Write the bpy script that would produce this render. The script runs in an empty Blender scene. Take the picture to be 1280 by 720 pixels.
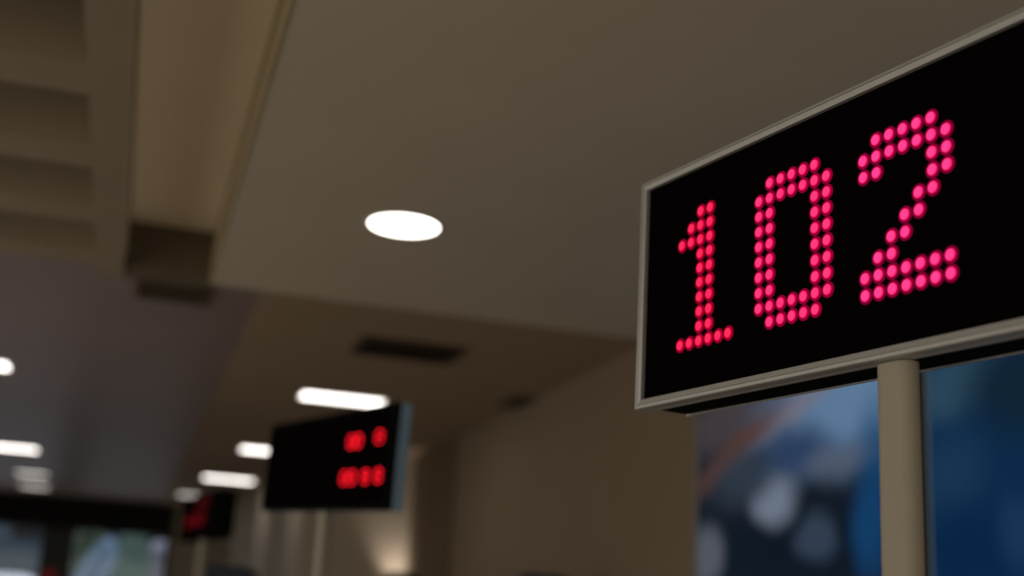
import bpy, bmesh, math, random
from mathutils import Vector, Matrix
random.seed(4)
C = bpy.context.scene.collection
EYE = 1.6
FW = Vector((0.27077678, 0.92566585, 0.26423978)); RT = Vector((0.95367123, -0.29533643, 0.05733739)); UP = Vector((-0.1311149, -0.23647224, 0.96275114))
F = 1560.0
CAM = Vector((0, 0, EYE))
def ray(px, py): return FW + RT*((px-640)/F) + UP*((360-py)/F)
def on_z(px, py, z):
    d = ray(px, py); return CAM + d*((z-EYE)/d.z)
def on_y(px, py, y):
    d = ray(px, py); return CAM + d*(y/d.y)
def on_x(px, py, x):
    d = ray(px, py); return CAM + d*(x/d.x)

# ------------------------------------------------------------------ helpers
def link(o, parent=None):
    C.objects.link(o)
    if parent is not None: o.parent = parent
    return o
def obj(name, bm, mats, parent=None, smooth=False, loc=None, rot=None):
    me = bpy.data.meshes.new(name)
    bmesh.ops.recalc_face_normals(bm, faces=bm.faces[:])
    bm.to_mesh(me); bm.free()
    for m in (mats if isinstance(mats, (list, tuple)) else [mats]): me.materials.append(m)
    if smooth:
        for p in me.polygons: p.use_smooth = True
    o = bpy.data.objects.new(name, me); link(o, parent)
    if loc is not None: o.location = loc
    if rot is not None: o.rotation_euler = rot
    return o
def thing(name, label, cat, loc=(0, 0, 0), rotz=0, group=None):
    o = bpy.data.objects.new(name, None); C.objects.link(o)
    o.location = loc; o.rotation_euler = (0, 0, rotz); o.empty_display_size = .1
    tag(o, label, cat, group); return o
def tag(o, label, cat, group=None):
    o['label'] = label; o['category'] = cat
    if group: o['group'] = group
    return o
def struct(name, bm, m, label=None):
    o = obj(name, bm, m); o['kind'] = 'structure'
    return o
def box(bm, x0, x1, y0, y1, z0, z1, mi=0, bev=0, seg=2):
    r = bmesh.ops.create_cube(bm, size=1)
    vs = r['verts']
    for v in vs:
        v.co = Vector((x0+(v.co.x+.5)*(x1-x0), y0+(v.co.y+.5)*(y1-y0), z0+(v.co.z+.5)*(z1-z0)))
    fs = set(f for v in vs for f in v.link_faces)
    for f in fs: f.material_index = mi
    if bev:
        es = list(set(e for v in vs for e in v.link_edges))
        bmesh.ops.bevel(bm, geom=es, offset=bev, segments=seg, affect='EDGES', profile=.5)
def prism(bm, pts, z0, z1, mi=0):          # closed outline in XY extruded in Z
    a = [bm.verts.new((x, y, z0)) for x, y in pts]; b = [bm.verts.new((x, y, z1)) for x, y in pts]
    n = len(pts)
    fs = [bm.faces.new(a[::-1]), bm.faces.new(b)]
    for i in range(n): fs.append(bm.faces.new((a[i], a[(i+1) % n], b[(i+1) % n], b[i])))
    for f in fs: f.material_index = mi
def rrect(x0, x1, y0, y1, r, seg=5):
    out = []
    for cx, cy, a0 in ((x1-r, y1-r, 0), (x0+r, y1-r, 90), (x0+r, y0+r, 180), (x1-r, y0+r, 270)):
        for k in range(seg+1):
            a = math.radians(a0+90*k/seg); out.append((cx+r*math.cos(a), cy+r*math.sin(a)))
    return out
def sweep_rect(bm, x0, x1, z0, z1, prof):  # mitred frame: prof = (outward, depth) points
    rings = []
    for u, w in prof:
        rings.append([bm.verts.new(p) for p in ((x0-u, w, z0-u), (x1+u, w, z0-u), (x1+u, w, z1+u), (x0-u, w, z1+u))])
    n = len(rings)
    for i in range(n):
        A, B = rings[i], rings[(i+1) % n]
        for k in range(4): bm.faces.new((A[k], A[(k+1) % 4], B[(k+1) % 4], B[k]))
def lathe(bm, prof, seg=32, mi=0, axis='z', o=(0, 0, 0)):
    rings = []
    o = Vector(o)
    for r, h in prof:
        ring = []
        for k in range(seg):
            a = 2*math.pi*k/seg
            p = Vector((r*math.cos(a), r*math.sin(a), h)) if axis == 'z' else Vector((r*math.cos(a), h, r*math.sin(a)))
            ring.append(bm.verts.new(o+p))
        rings.append(ring)
    for A, B in zip(rings, rings[1:]):
        for k in range(seg):
            f = bm.faces.new((A[k], A[(k+1) % seg], B[(k+1) % seg], B[k])); f.material_index = mi
    for R in (rings[0], rings[-1]):
        f = bm.faces.new(R); f.material_index = mi

# ------------------------------------------------------------------ materials
def srgb(r, g, b):
    return tuple((c/255/12.92) if c/255 <= .04045 else ((c/255+.055)/1.055)**2.4 for c in (r, g, b))
def mat(name, col, rough=.6, metal=0, spec=.5, noise=0, nscale=8, bump=0):
    m = bpy.data.materials.new(name); m.use_nodes = True
    nt = m.node_tree; b = nt.nodes['Principled BSDF']
    b.inputs['Base Color'].default_value = (*col, 1); b.inputs['Roughness'].default_value = rough
    b.inputs['Metallic'].default_value = metal; b.inputs['Specular IOR Level'].default_value = spec
    if noise or bump:
        tc = nt.nodes.new('ShaderNodeTexCoord'); nz = nt.nodes.new('ShaderNodeTexNoise')
        nz.inputs['Scale'].default_value = nscale; nz.inputs['Detail'].default_value = 4
        nt.links.new(tc.outputs['Object'], nz.inputs['Vector'])
        if noise:
            mx = nt.nodes.new('ShaderNodeMix'); mx.data_type = 'RGBA'
            mx.inputs['A'].default_value = (*[c*(1-noise) for c in col], 1); mx.inputs['B'].default_value = (*[min(1, c*(1+noise)) for c in col], 1)
            nt.links.new(nz.outputs['Fac'], mx.inputs['Factor']); nt.links.new(mx.outputs['Result'], b.inputs['Base Color'])
        if bump:
            bp = nt.nodes.new('ShaderNodeBump'); bp.inputs['Strength'].default_value = bump; bp.inputs['Distance'].default_value = .01
            nt.links.new(nz.outputs['Fac'], bp.inputs['Height']); nt.links.new(bp.outputs['Normal'], b.inputs['Normal'])
    return m
def emit(name, col, s):
    m = bpy.data.materials.new(name); m.use_nodes = True
    b = m.node_tree.nodes['Principled BSDF']
    b.inputs['Base Color'].default_value = (*[min(.8, c) for c in col], 1); b.inputs['Roughness'].default_value = .4
    b.inputs['Emission Color'].default_value = (*col, 1); b.inputs['Emission Strength'].default_value = s
    return m

M = {}
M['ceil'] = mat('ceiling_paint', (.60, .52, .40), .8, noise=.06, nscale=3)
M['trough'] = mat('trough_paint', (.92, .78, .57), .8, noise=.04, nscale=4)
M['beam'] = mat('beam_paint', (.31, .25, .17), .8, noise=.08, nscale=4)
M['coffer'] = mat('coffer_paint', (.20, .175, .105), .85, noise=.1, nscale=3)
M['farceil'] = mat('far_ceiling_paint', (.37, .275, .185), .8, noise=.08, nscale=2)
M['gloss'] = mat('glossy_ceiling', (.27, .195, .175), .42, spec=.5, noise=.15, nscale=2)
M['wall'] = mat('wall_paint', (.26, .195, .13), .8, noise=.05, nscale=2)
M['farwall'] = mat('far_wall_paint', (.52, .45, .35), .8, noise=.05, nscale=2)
M['floor'] = mat('floor_tile', (.42, .38, .32), .35, noise=.1, nscale=2)
M['column'] = mat('column_cladding', (.16, .115, .065), .7, noise=.1, nscale=4)
M['vent'] = mat('vent_black', (.05, .035, .02), .7, noise=.1)
M['grille'] = mat('grille_shade_brown', (.13, .10, .06), .8, noise=.15, nscale=6)
M['edge'] = mat('ochre_edge_trim', (.36, .28, .15), .8, noise=.1, nscale=6)
M['alu'] = mat('brushed_aluminium', (.46, .455, .43), .42, metal=.5, noise=.08, nscale=60)
M['bluegrey'] = mat('blue_grey_paint', (.22, .35, .48), .5, noise=.05, nscale=20)
M['black'] = mat('black_plastic', (.006, .006, .006), .6, spec=.2, noise=.1)
M['face'] = mat('black_acrylic', (.003, .0015, .0015), .5, spec=.15, noise=.1)
M['pole'] = mat('beige_powder_coat', (.36, .32, .24), .55, noise=.05, nscale=40)
M['ring'] = mat('white_trim', (.75, .73, .68), .5, noise=.03)
M['socket'] = mat('red_socket', (.10, .0, .012), .5, noise=.05)
M['navy'] = mat('navy_plastic', (.02, .03, .05), .5, noise=.1)
M['screen'] = mat('dark_screen', (.01, .014, .02), .25, noise=.1)
M['header'] = mat('dark_header', (.012, .01, .009), .8, noise=.1)
M['mullion'] = mat('dark_green_metal', (.05, .06, .045), .5, noise=.1)
for k_ in ('black', 'face', 'screen'): M[k_].node_tree.nodes['Principled BSDF'].inputs['IOR'].default_value = 1.08 if k_ != 'face' else 1.03
M['lampw'] = emit('lamp_white', (1, .94, .85), 7)
M['paneldim'] = emit('weak_panel_lamp', (1, .93, .87), 2.2)
M['panelw'] = emit('panel_lamp_white', (1, .93, .87), 5)

# ------------------------------------------------------------------ setting
ZC, ZF = EYE+1.3, EYE+1.5        # dropped panel and main ceiling
XW, YS, YB = 2.5, 5.11, 19.4
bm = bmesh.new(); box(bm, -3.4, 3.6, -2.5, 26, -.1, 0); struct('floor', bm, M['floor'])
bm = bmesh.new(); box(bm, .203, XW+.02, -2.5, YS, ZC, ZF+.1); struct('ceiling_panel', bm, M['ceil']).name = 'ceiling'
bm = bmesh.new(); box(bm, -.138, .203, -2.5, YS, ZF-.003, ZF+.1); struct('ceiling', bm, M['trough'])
bm = bmesh.new(); box(bm, -.138, .203, YS-.08, YS+.1, ZC+.005, ZF-.003); struct('trim_1', bm, M['grille'])  # trough end wall, its shade put into the dark brown colour
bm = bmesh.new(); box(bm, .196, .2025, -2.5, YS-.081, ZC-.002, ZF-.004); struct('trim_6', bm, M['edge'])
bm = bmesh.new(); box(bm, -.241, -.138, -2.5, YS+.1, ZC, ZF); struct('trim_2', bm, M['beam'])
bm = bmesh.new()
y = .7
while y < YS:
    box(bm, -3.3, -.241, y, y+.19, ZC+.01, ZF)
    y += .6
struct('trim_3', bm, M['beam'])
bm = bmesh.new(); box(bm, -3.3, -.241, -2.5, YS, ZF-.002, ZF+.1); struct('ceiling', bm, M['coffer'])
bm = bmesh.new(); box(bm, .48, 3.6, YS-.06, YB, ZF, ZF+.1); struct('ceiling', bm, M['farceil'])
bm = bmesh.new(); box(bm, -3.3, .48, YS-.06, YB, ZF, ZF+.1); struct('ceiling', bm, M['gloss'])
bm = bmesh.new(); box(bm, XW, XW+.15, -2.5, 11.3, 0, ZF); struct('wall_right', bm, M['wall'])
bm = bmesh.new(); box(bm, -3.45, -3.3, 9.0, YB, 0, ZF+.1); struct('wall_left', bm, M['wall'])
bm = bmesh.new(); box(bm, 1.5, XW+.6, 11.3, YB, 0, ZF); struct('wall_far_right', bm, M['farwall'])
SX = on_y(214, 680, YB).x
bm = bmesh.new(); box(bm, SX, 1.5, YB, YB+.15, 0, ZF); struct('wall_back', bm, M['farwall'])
ZG = EYE+1.04
bm = bmesh.new(); box(bm, -3.3, SX, YB-.05, YB+.15, ZG, ZF); struct('trim_4', bm, M['header'])
# storefront
bm = bmesh.new()
mx0, mx1 = on_y(50, 690, YB).x, on_y(91, 690, YB).x
for x0, x1 in ((-3.3, -3.2), (mx0, mx1), (SX-.07, SX)): box(bm, x0, x1, YB, YB+.1, .12, ZG)
box(bm, -3.3, SX, YB, YB+.1, 0, .12)
struct('window_1', bm, M['mullion'])
gl = bpy.data.materials.new('shop_glass'); gl.use_nodes = True
nt = gl.node_tree; nt.nodes.clear()
o_ = nt.nodes.new('ShaderNodeOutputMaterial'); tr = nt.nodes.new('ShaderNodeBsdfTransparent'); tr.inputs[0].default_value = (.82, .9, .9, 1)
gs = nt.nodes.new('ShaderNodeBsdfGlossy'); gs.inputs['Roughness'].default_value = .02
mxs = nt.nodes.new('ShaderNodeMixShader'); mxs.inputs[0].default_value = .06
nt.links.new(tr.outputs[0], mxs.inputs[1]); nt.links.new(gs.outputs[0], mxs.inputs[2]); nt.links.new(mxs.outputs[0], o_.inputs[0])
for i, (x0, x1) in enumerate(((-3.2, mx0), (mx1, SX-.07))):
    bm = bmesh.new(); box(bm, x0, x1, YB+.04, YB+.05, .12, ZG); struct('window_%d' % (i+2), bm, gl)

# column at the corner of the right wall
bm = bmesh.new()
prism(bm, rrect(2.465, XW, 9.85, 11.28, .01), 0, ZF)
o = obj('pilaster', bm, M['column']); tag(o, 'dark brown pilaster at far end of the right wall', 'pilaster')

# ------------------------------------------------------------------ ceiling vents
def vent(label, c, lx, ly, z, fm, bk):
    t = thing('ceiling_vent', label, 'vent', (c.x, c.y, z), 0)
    bm = bmesh.new()
    sweep = [(-.015, 0), (.02, 0), (.02, -.008), (-.015, -.02)]
    rings = []
    for u, w in sweep: rings.append([bm.verts.new((sx*(lx/2+u), sy*(ly/2+u), w)) for sx, sy in ((-1, -1), (1, -1), (1, 1), (-1, 1))])
    for i in range(4):
        A, B = rings[i], rings[(i+1) % 4]
        for k in range(4): bm.faces.new((A[k], A[(k+1) % 4], B[(k+1) % 4], B[k]))
    obj('frame', bm, fm, t)
    bm = bmesh.new(); box(bm, -lx/2, lx/2, -ly/2, ly/2, -.002, -.0005); obj('backing', bm, bk, t)
    n = max(3, int(ly/.05))
    for k in range(n):
        yy = -ly/2+ly*(k+.5)/n
        bm = bmesh.new()
        vs = [bm.verts.new(p) for p in ((-lx/2, yy-.012, -.004), (lx/2, yy-.012, -.004), (lx/2, yy+.012, -.018), (-lx/2, yy+.012, -.018))]
        bm.faces.new(vs); bmesh.ops.solidify(bm, geom=bm.faces[:], thickness=.002)
        obj('slat', bm, fm, t)
vent('long dark ceiling vent above the two-line red display', on_z(510, 437, ZF), .56, .42, ZF, M['vent'], M['header'])
vent('small dark ceiling vent close to the right wall', on_z(671, 504, ZF)-Vector((.12, 0, 0)), .19, .42, ZF, M['grille'], M['vent'])
vent('square brown ceiling grille just past the end of the pale ceiling strip', on_z(216, 362, ZF), .34, .40, ZF, M['grille'], M['vent'])

# ------------------------------------------------------------------ lamps
def downlight(label, c, R):
    t = thing('downlight', label, 'ceiling light', (c.x, c.y, ZC), 0)
    bm = bmesh.new()
    prof = [(R, 0), (R+.012, 0), (R+.012, -.003), (R+.004, -.006), (R, -.004)]
    rings = []
    for r, h in prof: rings.append([bm.verts.new((r*math.cos(2*math.pi*k/64), r*math.sin(2*math.pi*k/64), h)) for k in range(64)])
    for i in range(5):
        A, B = rings[i], rings[(i+1) % 5]
        for k in range(64): bm.faces.new((A[k], A[(k+1) % 64], B[(k+1) % 64], B[k]))
    obj('trim_ring', bm, M['ring'], t, True)
    bm = bmesh.new(); lathe(bm, [(R, -.0005), (R, -.003), (R*.5, -.005), (.002, -.006)], 64)
    obj('diffuser', bm, M['lampw'], t)
downlight('round white downlight glowing alone in the smooth near ceiling', on_z(505, 281, ZC), .117)
panel_src = None
def panel_light(label, c, w=.56, d=.27, dim=False):
    global panel_src
    if panel_src is None:
        t = thing('panel_light', label, 'ceiling light', (c.x, c.y, ZF), 0, 'rectangular ceiling panel lights')
        bm = bmesh.new()
        rings = []
        for u, h in ((0, 0), (.02, 0), (.02, -.012), (.006, -.016), (0, -.012)):
            rings.append([bm.verts.new((sx*(w/2+u), sy*(d/2+u), h)) for sx, sy in ((-1, -1), (1, -1), (1, 1), (-1, 1))])
        for i in range(5):
            A, B = rings[i], rings[(i+1) % 5]
            for k in range(4): bm.faces.new((A[k], A[(k+1) % 4], B[(k+1) % 4], B[k]))
        obj('frame', bm, M['ring'], t)
        bm = bmesh.new(); box(bm, -w/2, w/2, -d/2, d/2, -.012, -.001); obj('diffuser', bm, M['panelw'], t)
        panel_src = t
    else:
        t = panel_src.copy(); C.objects.link(t); t.location = (c.x, c.y, ZF); t['label'] = label
        for ch in list(panel_src.children):
            k = ch.copy(); C.objects.link(k); k.parent = t
            if dim:
                k.data = ch.data.copy(); k.data.transform(Matrix.Diagonal((.62, .7, 1, 1)))
                if ch.name.startswith('diffuser'): k.data.materials[0] = M['paneldim']
for px, py, lab in ((428, 497, 'bright rectangular ceiling light directly above the two-line red display'),
                    (340, 563, 'rectangular ceiling light partly hidden behind the left end of the two-line display'),
                    (286, 598, 'rectangular ceiling light just above and right of the small dark display'),
                    (240, 618, 'faint far ceiling light barely showing over the top of the small dark display'),
                    (-46, 450, 'bright ceiling light cut by the left edge, highest of the left row'),
                    (10, 558, 'rectangular ceiling light cut by the left edge, just above a whole light at left'),
                    (40, 591, 'whole rectangular ceiling light at left, above the shop window and its fainter neighbour'),
                    (43, 607, 'faint rectangular ceiling light touching the underside of the brighter one above the shop window')):
    panel_light(lab, on_z(px, py, ZF), dim='faint' in lab)

# added fill light without a fixture, brightening the recessed strip of ceiling
ld = bpy.data.lights.new('trough_fill', 'AREA'); ld.shape = 'RECTANGLE'; ld.size = .03; ld.size_y = 6.5; ld.energy = .42; ld.color = (1, .90, .72)
lo = bpy.data.objects.new('trough_fill', ld); C.objects.link(lo); lo.location = (-.115, 1.7, ZC+.02); lo.rotation_euler = (math.radians(180), math.radians(-25), 0)

# ------------------------------------------------------------------ number display, large
GL = {'1': ['..##..', '.###..', '####..', '..##..', '..##..', '..##..', '..##..', '..##..', '..##..', '######'],
      '0': ['.#####.', '#######']+['##...##']*6+['#######', '.#####.'],
      '2': ['.#####.', '#######', '##...##', '.....##', '....##.', '...##..', '..##...', '.##....', '#######', '#######']}
PIT = .02
ANG = math.atan2(-.97586963, .21835398)
O1 = Vector((.67918, 1.50047, EYE+.56049))
XL = Vector((.21835398, -.97586963, 0)); NL = Vector((.97586963, .21835398, 0))
POLE = 19.35*PIT
s1 = thing('number_display', 'large near black LED display showing 102 in pink-red dots on a beige pole', 'display', (O1.x+XL.x*POLE, O1.y+XL.y*POLE, 0), ANG)
fx0, fx1 = -4.05*PIT-POLE, POLE+4.25*PIT
fz1, fz0 = O1.z+3.15*PIT, O1.z-12.2*PIT
bm = bmesh.new(); box(bm, fx0-.001, fx1+.001, 0, .004, fz0-.001, fz1+.001); obj('face_panel', bm, M['face'], s1)
PROF = [(0, .003), (0, -.006), (.0065, -.007), (.0072, -.0055), (.008, -.0055), (.0085, -.007), (.0115, -.007), (.0125, -.005), (.0125, .010), (.0115, .011), (.0115, .0125), (.0125, .0135), (.0125, .019), (.011, .021), (-.002, .021), (-.002, .003)]
bm = bmesh.new(); sweep_rect(bm, fx0, fx1, fz0, fz1, PROF); obj('frame', bm, M['alu'], s1)
bm = bmesh.new(); box(bm, fx0-.0085, fx1+.0085, .0215, .080, fz0-.0085, fz1+.0085, bev=.003); hs = obj('rear_housing', bm, M['black'], s1)
bm = bmesh.new(); sweep_rect(bm, fx0-.0085, fx1+.0085, fz0-.0085, fz1+.0085, [(-.003, .0805), (.0015, .0805), (.0015, .082), (-.003, .082)]); obj('rear_lip', bm, M['alu'], s1)
bm = bmesh.new(); prism(bm, rrect(-.049, -.001, .006, .036, .0145, 8), .02, fz0-.0135)
obj('pole', bm, M['pole'], s1)
bm = bmesh.new(); prism(bm, rrect(-.15, .15, -.10, .14, .03), 0, .02); obj('base_plate', bm, M['pole'], s1)
led_cols = {'1': ((.95, .020, .088), (.62, .002, .036), (.20, 0, .016)), '0': ((.95, .033, .165), (.66, .004, .06), (.18, 0, .022)), '2': ((.94, .043, .235), (.70, .007, .09), (.15, 0, .022))}
def led_bm():
    bm = bmesh.new(); seg = 16
    R = .0070
    prof = [(R*1.0, 0, 1), (R*.97, -.0008, 1), (R*.84, -.0013, 1), (R*.62, -.0017, 0), (R*.4, -.0020, 0), (R*.12, -.0022, 0)]
    rings = [[bm.verts.new((r*math.cos(2*math.pi*k/seg), h, r*math.sin(2*math.pi*k/seg))) for k in range(seg)] for r, h, _ in prof]
    for i in range(len(prof)-1):
        for k in range(seg):
            f = bm.faces.new((rings[i][k], rings[i][(k+1) % seg], rings[i+1][(k+1) % seg], rings[i+1][k])); f.material_index = 1 if prof[i+1][2] else 0
    bm.faces.new(rings[-1]); bm.faces.new(rings[0])
    return bm
nled = 0
for ch, off in (('2', 16.9), ('0', 7.93), ('1', 0)):
    ior = lambda m: (setattr(m.node_tree.nodes['Principled BSDF'].inputs['IOR'], 'default_value', 1.03), m)[1]
    core = ior(emit('led_core', led_cols[ch][0], 1.0)); rim = ior(emit('led_rim', led_cols[ch][1], 1))
    pts = [(c, r) for r, row in enumerate(GL[ch]) for c, q in enumerate(row) if q == '#']
    bm = bmesh.new()
    for c, r in pts:
        lathe(bm, [(.0099, -.0003), (.0099, -.0009), (.0086, -.0014)], 16, 0, 'y', ((off+c)*PIT-POLE, 0, O1.z-r*PIT))
    dg = obj('digit', bm, ior(emit('led_halo', led_cols[ch][2], 1)), s1)  # LED halo painted as dim red emission on the socket discs
    dg['label'] = 'glowing dot-matrix digit %s' % ch
    src = None; rest = bmesh.new(); nrest = 0
    for c, r in sorted(pts, key=lambda q: -q[0]):
        p = Vector(((off+c)*PIT-POLE, -.0012, O1.z-r*PIT))
        if nled < 100:
            if src is None: src = obj('led', led_bm(), [core, rim], dg, True); k = src
            else: k = src.copy(); C.objects.link(k); k.parent = dg
            k.location = p
        else:
            t = led_bm(); me = bpy.data.meshes.new('tmp'); bmesh.ops.translate(t, verts=t.verts[:], vec=p); t.to_mesh(me); t.free(); rest.from_mesh(me); nrest += 1
            bpy.data.meshes.remove(me)
        nled += 1
    if nrest:
        k = obj('led', rest, [core, rim], dg, True); k['kind'] = 'stuff'
    else: rest.free()

# ------------------------------------------------------------------ further displays
F5 = {'0': ['.###.', '#...#', '#...#', '#...#', '#...#', '#...#', '.###.'], '8': ['.###.', '#...#', '#...#', '.###.', '#...#', '#...#', '.###.'],
      '6': ['.###.', '#....', '#....', '####.', '#...#', '#...#', '.###.']}
red = emit('red_led', (1, .006, .02), 2.4)
dimred = emit('dim_red_led', (1, .0, .03), .20)
dimmer = emit('faint_red_led', (1, .0, .02), .008)
def small_display(label, P, ang, L, H, T, tilt, rows, side_mat, bezel):
    # P: lower near corner of the face; local x runs toward the near end
    t = thing('number_display', label, 'display', (0, 0, 0), ang)
    X = Vector((math.cos(ang), math.sin(ang), 0))
    base = P-X*(L*.5); t.location = (base.x, base.y, 0)
    R = Matrix.Translation((0, 0, P.z)) @ Matrix.Translation((L*.5, 0, 0)) @ Matrix.Rotation(tilt, 4, 'Y') @ Matrix.Translation((-L*.5, 0, 0))
    def fin(name, bm, m):
        bmesh.ops.transform(bm, matrix=R, verts=bm.verts[:]); return obj(name, bm, m, t)
    bm = bmesh.new(); box(bm, -L/2, L/2, 0, .004, 0, H); fin('face_panel', bm, M['face'])
    bm = bmesh.new(); sweep_rect(bm, -L/2, L/2, 0, H, [(0, .004), (0, -.005), (.012, -.005), (.014, -.003), (.014, .012), (-.002, .012), (-.002, .004)]); fin('frame', bm, bezel)
    bm = bmesh.new(); box(bm, -L/2-.014, L/2+.014, .0125, T, -.014, H+.014, bev=.003); fin('rear_housing', bm, side_mat)
    for s, xr, zt, hh, dx, ledm in rows:        # text, right edge x, top z, height, dot pitch x
        x = xr
        for ch in s[::-1]:
            g = F5.get(ch)
            if g:
                bm = bmesh.new(); pz = hh/7
                for r, row in enumerate(g):
                    for c, q in enumerate(row):
                        if q == '#': lathe(bm, [(.42*min(dx, pz), -.0002), (.42*min(dx, pz), -.002), (.2*min(dx, pz), -.003)], 8, 0, 'y', (x-(5-c-.5)*dx, 0, zt-(r+.5)*pz))
                fin('digit', bm, ledm)
            x -= (6.0 if g else 2.0)*dx
    bm = bmesh.new(); prism(bm, rrect(-.022, .022, T*.25, T*.25+.035, .008), .02, P.z+L*.5*math.sin(tilt)-.012)
    obj('pole', bm, M['pole'], t)
    bm = bmesh.new(); prism(bm, rrect(-.15, .15, -.10, .16, .03), 0, .02); obj('base_plate', bm, M['pole'], t)
    return t
P2 = on_z(482, 631, EYE+.299)
small_display('middle-distance black display with two lines of blurred red digits and blue-grey side', P2, ANG, .985, .258, .044, math.radians(2.7),
              [('8', .436, .203, .038, .0115, red), ('00', .284, .200, .040, .0090, red), ('8', .450, .098, .040, .010, red), ('8', .362, .098, .040, .010, red), ('00', .268, .098, .040, .0100, red)], M['bluegrey'], M['black'])
P3 = on_y(268, 666, 6.1)
small_display('smallest farthest dark display with dim red digits, left of the two-line display', P3, ANG-math.radians(4), .80, .192, .085, 0,
              [('880', .14, .108, .056, .026, dimred), ('88', .20, .19, .06, .026, dimmer)], M['black'], M['black'])

# ------------------------------------------------------------------ blue poster light boxes on the right wall
XP = XW-.04
def poster_mat(name, base, blobs, strength):
    m = bpy.data.materials.new(name); m.use_nodes = True
    nt = m.node_tree; b = nt.nodes['Principled BSDF']
    tc = nt.nodes.new('ShaderNodeTexCoord'); nz = nt.nodes.new('ShaderNodeTexNoise'); nz.inputs['Scale'].default_value = 3
    nt.links.new(tc.outputs['Object'], nz.inputs['Vector'])
    sc = nt.nodes.new('ShaderNodeVectorMath'); sc.operation = 'MULTIPLY_ADD'; sc.inputs[1].default_value = (.10, .10, .10)
    nt.links.new(nz.outputs['Color'], sc.inputs[0]); nt.links.new(tc.outputs['Object'], sc.inputs[2])
    off = nt.nodes.new('ShaderNodeVectorMath'); off.operation = 'SUBTRACT'; off.inputs[1].default_value = (.05, .05, .05)
    nt.links.new(sc.outputs[0], off.inputs[0])
    prev = None
    for (cy, cz, ry, rz, rot, col, soft) in blobs:
        mp = nt.nodes.new('ShaderNodeMapping'); mp.vector_type = 'TEXTURE'
        mp.inputs['Location'].default_value = (0, cy, cz); mp.inputs['Scale'].default_value = (1e3, ry, rz); mp.inputs['Rotation'].default_value = (rot, 0, 0)
        nt.links.new(off.outputs[0], mp.inputs['Vector'])
        ln = nt.nodes.new('ShaderNodeVectorMath'); ln.operation = 'LENGTH'; nt.links.new(mp.outputs[0], ln.inputs[0])
        mr = nt.nodes.new('ShaderNodeMapRange'); mr.interpolation_type = 'SMOOTHSTEP'
        mr.inputs['From Min'].default_value = 1+soft; mr.inputs['From Max'].default_value = max(0, 1-soft)
        nt.links.new(ln.outputs['Value'], mr.inputs['Value'])
        mx = nt.nodes.new('ShaderNodeMix'); mx.data_type = 'RGBA'
        if prev is None: mx.inputs['A'].default_value = (*srgb(*base), 1)
        else: nt.links.new(prev, mx.inputs['A'])
        mx.inputs['B'].default_value = (*srgb(*col), 1); nt.links.new(mr.outputs[0], mx.inputs['Factor'])
        prev = mx.outputs['Result']
    nt.links.new(prev, b.inputs['Emission Color']); b.inputs['Emission Strength'].default_value = strength
    b.inputs['Base Color'].default_value = (.01, .012, .02, 1); b.inputs['Roughness'].default_value = .5; b.inputs['Specular IOR Level'].default_value = .2
    return m
def blob(px, py, rx, ry, rotdeg, col, soft):
    c = on_x(px, py, XP); a = on_x(px-rx, py, XP); b = on_x(px+rx, py, XP); u = on_x(px, py-ry, XP); d = on_x(px, py+ry, XP)
    return (c.y, c.z, abs(a.y-b.y)/2, (u.z-d.z)/2, math.radians(-rotdeg), col, soft)
def light_box(label, y0, y1, z0, z1, m):
    t = thing('light_box_poster', label, 'poster', (XW, (y0+y1)/2, z0), 0, 'blue light box posters on the right wall')
    hy = (y1-y0)/2; h = z1-z0
    bm = bmesh.new(); box(bm, -.036, -.0005, -hy, hy, 0, h, bev=.003); obj('case', bm, M['black'], t)
    bm = bmesh.new()
    for a, b, c, d in ((-hy, hy, 0, .012), (-hy, hy, h-.012, h), (-hy, -hy+.012, .012, h-.012), (hy-.012, hy, .012, h-.012)): box(bm, -.044, -.0365, a, b, c, d)
    obj('frame', bm, M['bluegrey'], t)
    bm = bmesh.new(); v = [bm.verts.new(p) for p in ((XP-.0005, y0+.012, z0+.012), (XP-.0005, y1-.012, z0+.012), (XP-.0005, y1-.012, z1-.012), (XP-.0005, y0+.012, z1-.012))]
    bm.faces.new(v)
    bmesh.ops.solidify(bm, geom=bm.faces[:], thickness=.002)
    o = obj('poster_sheet', bm, m, t)
    o.matrix_parent_inverse = Matrix.Translation((-XW, -(y0+y1)/2, -z0))
yL = on_x(872, 600, XP).y; yM = on_x(1146, 600, XP).y; yR0 = on_x(1161, 600, XP).y
m1 = poster_mat('poster_print_light', (24, 29, 38), [
    blob(915, 525, 60, 40, 0, (62, 56, 60), .6),
    blob(1060, 500, 100, 75, 0, (88, 116, 146), .7),
    blob(1098, 610, 30, 90, 0, (26, 68, 106), .7),
    blob(985, 520, 60, 14, 17, (104, 106, 122), .9),
    blob(915, 570, 50, 16, 17, (80, 54, 46), .9),
    blob(990, 568, 42, 34, 0, (42, 60, 90), .7),
    blob(1040, 580, 34, 22, 0, (76, 86, 104), .9),
    blob(1000, 680, 130, 62, 0, (14, 23, 34), .7),
    blob(1088, 660, 20, 60, 0, (18, 58, 98), .7),
    blob(966, 625, 25, 30, 0, (104, 114, 130), .6),
    blob(928, 598, 34, 30, 0, (44, 54, 66), .8),
    blob(1020, 672, 24, 30, 0, (48, 60, 76), .55),
    blob(885, 695, 18, 38, 0, (78, 82, 90), .5)], 1.0)
m2 = poster_mat('poster_print_dark', (12, 40, 70), [
    blob(1185, 480, 60, 40, 0, (40, 66, 84), .7), blob(1270, 480, 60, 60, 0, (16, 34, 50), .7),
    blob(1190, 590, 40, 50, 0, (22, 50, 78), .8), blob(1210, 690, 70, 50, 0, (8, 36, 66), .8), blob(1275, 660, 22, 40, 0, (24, 50, 80), .8)], 1.0)
light_box('blue backlit poster with pale and reddish shapes, left of the beige pole', yM, yL, .6, 2.80, m1)
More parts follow.
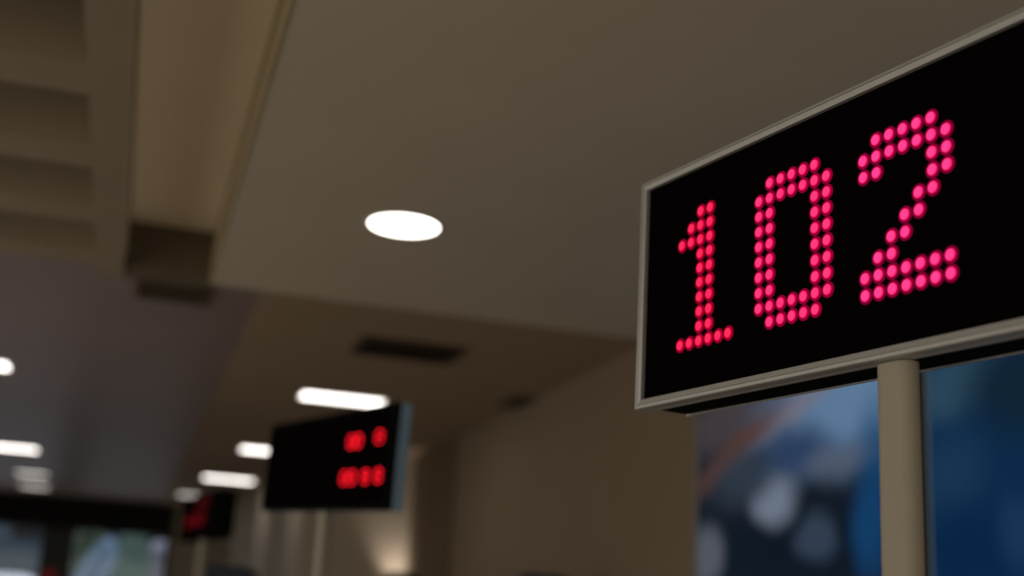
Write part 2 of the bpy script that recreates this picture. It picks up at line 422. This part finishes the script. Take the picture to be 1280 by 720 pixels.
bm = bmesh.new(); box(bm, XW-.03, XW, yR0+.0005, yM-.0005, .6, 2.80); struct('trim_5', bm, M['header'])
light_box('plain dark blue backlit poster, right of the beige pole', 1.2, yR0, .6, 2.80, m2)

# ------------------------------------------------------------------ things at the bottom edge
def kiosk(label, px, py, Y, w):
    c = on_y(px, py, Y); h = c.z
    t = thing('ticket_kiosk', label, 'kiosk', (c.x, c.y, 0), ANG+math.radians(70))
    bm = bmesh.new(); prism(bm, rrect(-w*.6, w*.6, -.2, .2, .04), 0, .05); obj('base', bm, M['navy'], t)
    bm = bmesh.new(); prism(bm, [(x, z) for x, z in rrect(-w/2, w/2, 0, h-.05, w*.22)], -.05, .05)
    bmesh.ops.transform(bm, matrix=Matrix.Translation((0, 0, .05)) @ Matrix.Rotation(math.pi/2, 4, 'X'), verts=bm.verts[:]); obj('body', bm, M['navy'], t)
    bm = bmesh.new(); box(bm, -w*.38, w*.38, -.056, -.0505, h*.62, h*.9, bev=.002); obj('screen', bm, M['screen'], t)
kiosk('dark navy rounded kiosk top under the smallest display', 285, 707, 6.9, .33)
kiosk('dark teal kiosk top at bottom edge before the lit wall patch', 502, 716, 8.0, .26)
kiosk('dark navy kiosk top at bottom edge in front of the right wall', 680, 718, 6.4, .30)

# wall lamp below the frame that makes the pale patch on the far wall
c = on_y(490, 752, 11.3)
t = thing('wall_lamp', 'cup-shaped uplight on the far wall below its pale lit patch', 'wall lamp', (c.x, 11.3, c.z), 0)
bm = bmesh.new(); box(bm, -.05, .05, -.015, -.0005, -.08, .04, bev=.003); obj('back_plate', bm, M['ring'], t)
bm = bmesh.new(); lathe(bm, [(.03, -.06), (.055, 0), (.05, 0), (.027, -.05)], 24, 0, 'z', (0, -.075, 0)); obj('cup', bm, M['ring'], t, True)
bm = bmesh.new(); lathe(bm, [(.02, -.045), (.03, -.02), (.01, -.008)], 24, 0, 'z', (0, -.075, 0)); obj('bulb', bm, emit('bulb_glow', (1, .85, .7), 5), t, True)
ld = bpy.data.lights.new('wall_uplight', 'SPOT'); ld.energy = 14; ld.color = (1, .86, .77); ld.spot_size = math.radians(75); ld.spot_blend = 1; ld.shadow_soft_size = .05
lo = bpy.data.objects.new('wall_uplight', ld); C.objects.link(lo); lo.location = (c.x, 11.13, c.z+.02); lo.rotation_euler = (math.radians(180-12), 0, 0)

# ------------------------------------------------------------------ outside the shop window
M['leaf'] = mat('leaves', (.05, .09, .05), .7, noise=.5, nscale=12)
M['trunk'] = mat('bark', (.08, .06, .04), .9, noise=.3, nscale=20)
M['teal'] = mat('teal_render', (.085, .15, .13), .7, noise=.25, nscale=1.2)
M['slate'] = mat('slate_render', (.05, .08, .115), .7, noise=.3, nscale=1.5)
M['banner'] = mat('pale_blue_cloth', (.15, .22, .30), .7, noise=.15, nscale=3)
M['van'] = mat('white_van_paint', (.86, .88, .95), .3, noise=.03)
M['rub'] = mat('rubber', (.02, .02, .02), .8, noise=.1)
M['redp'] = mat('red_sign_paint', (.55, .0, .02), .4, noise=.05)
bm = bmesh.new(); box(bm, -14, 14, 26.0, 60, -.1, 0); struct('ground', bm, mat('street', (.12, .12, .13), .8, noise=.2)).name = 'ground'
def building(label, x0, x1, y, h, m):
    t = thing('building', label, 'building', ((x0+x1)/2, y, 0), 0, 'buildings across the street')
    w = x1-x0
    bm = bmesh.new(); box(bm, -w/2, w/2, 0, 4, 0, h); obj('wall', bm, m, t)
    bm = bmesh.new(); box(bm, -w/2-.1, w/2+.1, -.1, 4.1, h, h+.2, bev=.03); obj('roof', bm, M['slate'], t)
    n = int(w/1.5)
    for k in range(n):
        for z in (1.0, 3.2):
            if z+1.3 < h:
                x = -w/2+w*(k+.5)/n
                bm = bmesh.new(); box(bm, x-.4, x+.4, -.03, -.0005, z, z+1.3, bev=.01); obj('window', bm, M['screen'], t)
building('slate blue building across the street, left of the dark window post', -7, on_y(75, 690, 36).x, 36, 5.4, M['slate'])
building('teal building across the street, seen in the wide window pane', on_y(75, 690, 36).x+.3, 8, 36, 5.4, M['teal'])
def tree(label, px, Y, h, r):
    c = on_y(px, 690, Y)
    t = thing('street_tree', label, 'tree', (c.x, Y, 0), 0)
    bm = bmesh.new(); lathe(bm, [(.16, 0), (.11, h*.4), (.07, h*.75), (.03, h*.9)], 10); obj('trunk', bm, M['trunk'], t, True)
    bm = bmesh.new()
    for k in range(900):
        a = random.uniform(0, 6.283); e = random.uniform(-1, 1); q = r*random.uniform(.4, 1)**.6
        p = Vector((q*math.cos(a)*math.sqrt(1-e*e), q*math.sin(a)*math.sqrt(1-e*e), h*.72+q*e*1.1))
        n = Vector((random.uniform(-1, 1), random.uniform(-1, 1), random.uniform(-1, 1))).normalized(); u = n.orthogonal()*.12; w = n.cross(u).normalized()*.07
        bm.faces.new([bm.verts.new(p+u), bm.verts.new(p+w), bm.verts.new(p-u), bm.verts.new(p-w)])
    obj('crown', bm, M['leaf'], t)
tree('dark green street tree beside the window post', 100, 29, 3.6, .62)
# banner flag
c = on_y(126, 690, 24)
t = thing('feather_banner', 'tall pale blue feather banner leaning outside the shop window', 'banner', (c.x-.1, 27.0, 0), 0)
c0 = on_y(112, 715, 27); c1 = on_y(134, 668, 27)
t.location = (c0.x, 27, 0)
bm = bmesh.new(); prism(bm, rrect(-.25, .25, -.25, .25, .05), 0, .06); obj('base', bm, M['rub'], t)
bm = bmesh.new(); lathe(bm, [(.025, .06), (.02, 3.3)], 10, 0, 'z', (-.3, 0, 0)); obj('mast', bm, M['rub'], t)
bm = bmesh.new()
G = []
for k in range(15):
    z = .6+2.35*k/14; s = (z-2.0)*.35
    hw = .31*(1 if k < 10 else math.sqrt(max(.05, 1-((k-9)/5.2)**2)))
    G.append([bm.verts.new((s+hw*q, .05*math.sin(z*2+q), z)) for q in (-1, -.4, .3, 1)])
for A, B in zip(G, G[1:]):
    for k in range(3): bm.faces.new((A[k], A[k+1], B[k+1], B[k]))
bmesh.ops.solidify(bm, geom=bm.faces[:], thickness=.01); obj('cloth', bm, M['banner'], t, True)
# pale post
c = on_y(200, 690, 28)
bm = bmesh.new(); lathe(bm, [(.22, 0), (.22, .12), (.15, .2), (.15, 2.7), (.2, 2.75), (.2, 2.95), (.1, 3.0)], 20, 0, 'z', (0, 0, 0))
o = obj('bollard_post', bm, mat('violet_grey_stone', (.16, .16, .20), .8, noise=.1), None, True, (c.x, 28, 0)); o.name = 'street_post'; tag(o, 'pale grey street post at right end of the shop window', 'post')
# van
vz = on_y(20, 719, 27).z; vx1 = on_y(56, 715, 27).x
t = thing('delivery_van', 'white delivery van roof at bottom left corner beyond the glass', 'van', (vx1-2.3, 27, 0), 0)
bm = bmesh.new(); prism(bm, rrect(-2.2, 2.2, 0, vz-.35, .22), -.9, .9)
bmesh.ops.transform(bm, matrix=Matrix.Translation((0, 0, .35)) @ Matrix.Rotation(math.pi/2, 4, 'X'), verts=bm.verts[:]); obj('body', bm, M['van'], t)
for x0, x1 in ((-1.9, -.9), (-.7, .4), (.6, 1.8)):
    bm = bmesh.new(); box(bm, x0, x1, -.92, -.905, 1.15, vz-.25, bev=.004); obj('window', bm, M['screen'], t)
for x in (-1.4, 1.4):
    for yy in (-.82, .82):
        bm = bmesh.new(); lathe(bm, [(.2, yy-.1), (.33, yy-.1), (.36, yy-.06), (.36, yy+.06), (.33, yy+.1), (.2, yy+.1)], 24, 0, 'y', (x, 0, .36)); obj('wheel', bm, M['rub'], t)
# red round sign
c = on_y(61, 720, 14)
t = thing('round_sign', 'small round red sign on a thin stand in front of the dark window post', 'sign', (c.x, 14, 0), 0)
bm = bmesh.new(); lathe(bm, [(.03, 0), (.03, c.z-.08)], 12); obj('post', bm, M['rub'], t)
bm = bmesh.new(); lathe(bm, [(.03, -.05), (.075, -.045), (.08, -.035), (.075, -.03)], 32, 0, 'y', (0, 0, c.z-.02)); obj('disc', bm, M['redp'], t)

# added fill light over the street, brightening what stands outside
ld = bpy.data.lights.new('street_fill', 'AREA'); ld.energy = 900; ld.color = (.88, .80, 1); ld.size = 5
lo = bpy.data.objects.new('street_fill', ld); C.objects.link(lo); lo.location = (-1, 23.5, 8); lo.rotation_euler = (math.radians(28), 0, 0)

# ------------------------------------------------------------------ world: warm hall behind the camera, cool daylight towards the street
w = bpy.data.worlds.new('World'); bpy.context.scene.world = w; w.use_nodes = True
nt = w.node_tree; bg = nt.nodes['Background']
tc = nt.nodes.new('ShaderNodeTexCoord'); sp = nt.nodes.new('ShaderNodeSeparateXYZ'); nt.links.new(tc.outputs['Generated'], sp.inputs[0])
mr = nt.nodes.new('ShaderNodeMapRange'); mr.inputs['From Min'].default_value = .75; mr.inputs['From Max'].default_value = .92; nt.links.new(sp.outputs['Y'], mr.inputs['Value'])
def mix(a, b, fac):
    n = nt.nodes.new('ShaderNodeMix'); n.data_type = 'RGBA'
    for k, v in (('A', a), ('B', b)):
        if isinstance(v, tuple): n.inputs[k].default_value = (*v, 1)
        else: nt.links.new(v, n.inputs[k])
    nt.links.new(fac, n.inputs['Factor']); return n.outputs['Result']
mr2 = nt.nodes.new('ShaderNodeMapRange'); mr2.inputs['From Min'].default_value = -.7; mr2.inputs['From Max'].default_value = .3; nt.links.new(sp.outputs['X'], mr2.inputs['Value'])
warm = mix((.86, .775, .665), (.32, .29, .255), mr2.outputs[0])     # the lit hall lies to the left
nt.links.new(mix(warm, (.42, .33, .60), mr.outputs[0]), bg.inputs['Color']); bg.inputs['Strength'].default_value = 1.0

# ------------------------------------------------------------------ camera
cd = bpy.data.cameras.new('camera'); cam = bpy.data.objects.new('camera', cd); C.objects.link(cam)
mw = Matrix.Identity(4)
for i, v in enumerate((RT, UP, -FW)):
    for j in range(3): mw[j][i] = v[j]
mw.translation = CAM
cam.matrix_world = mw
cd.sensor_width = 36; cd.lens = F/1280*36; cd.clip_start = .05
cd.dof.use_dof = True; cd.dof.focus_distance = 1.50; cd.dof.aperture_fstop = 2.1
S = bpy.context.scene; S.camera = cam
S.view_settings.view_transform = 'Standard'; S.view_settings.look = 'None'; S.view_settings.gamma = 1; S.view_settings.use_curve_mapping = False
S.view_settings.exposure = 0
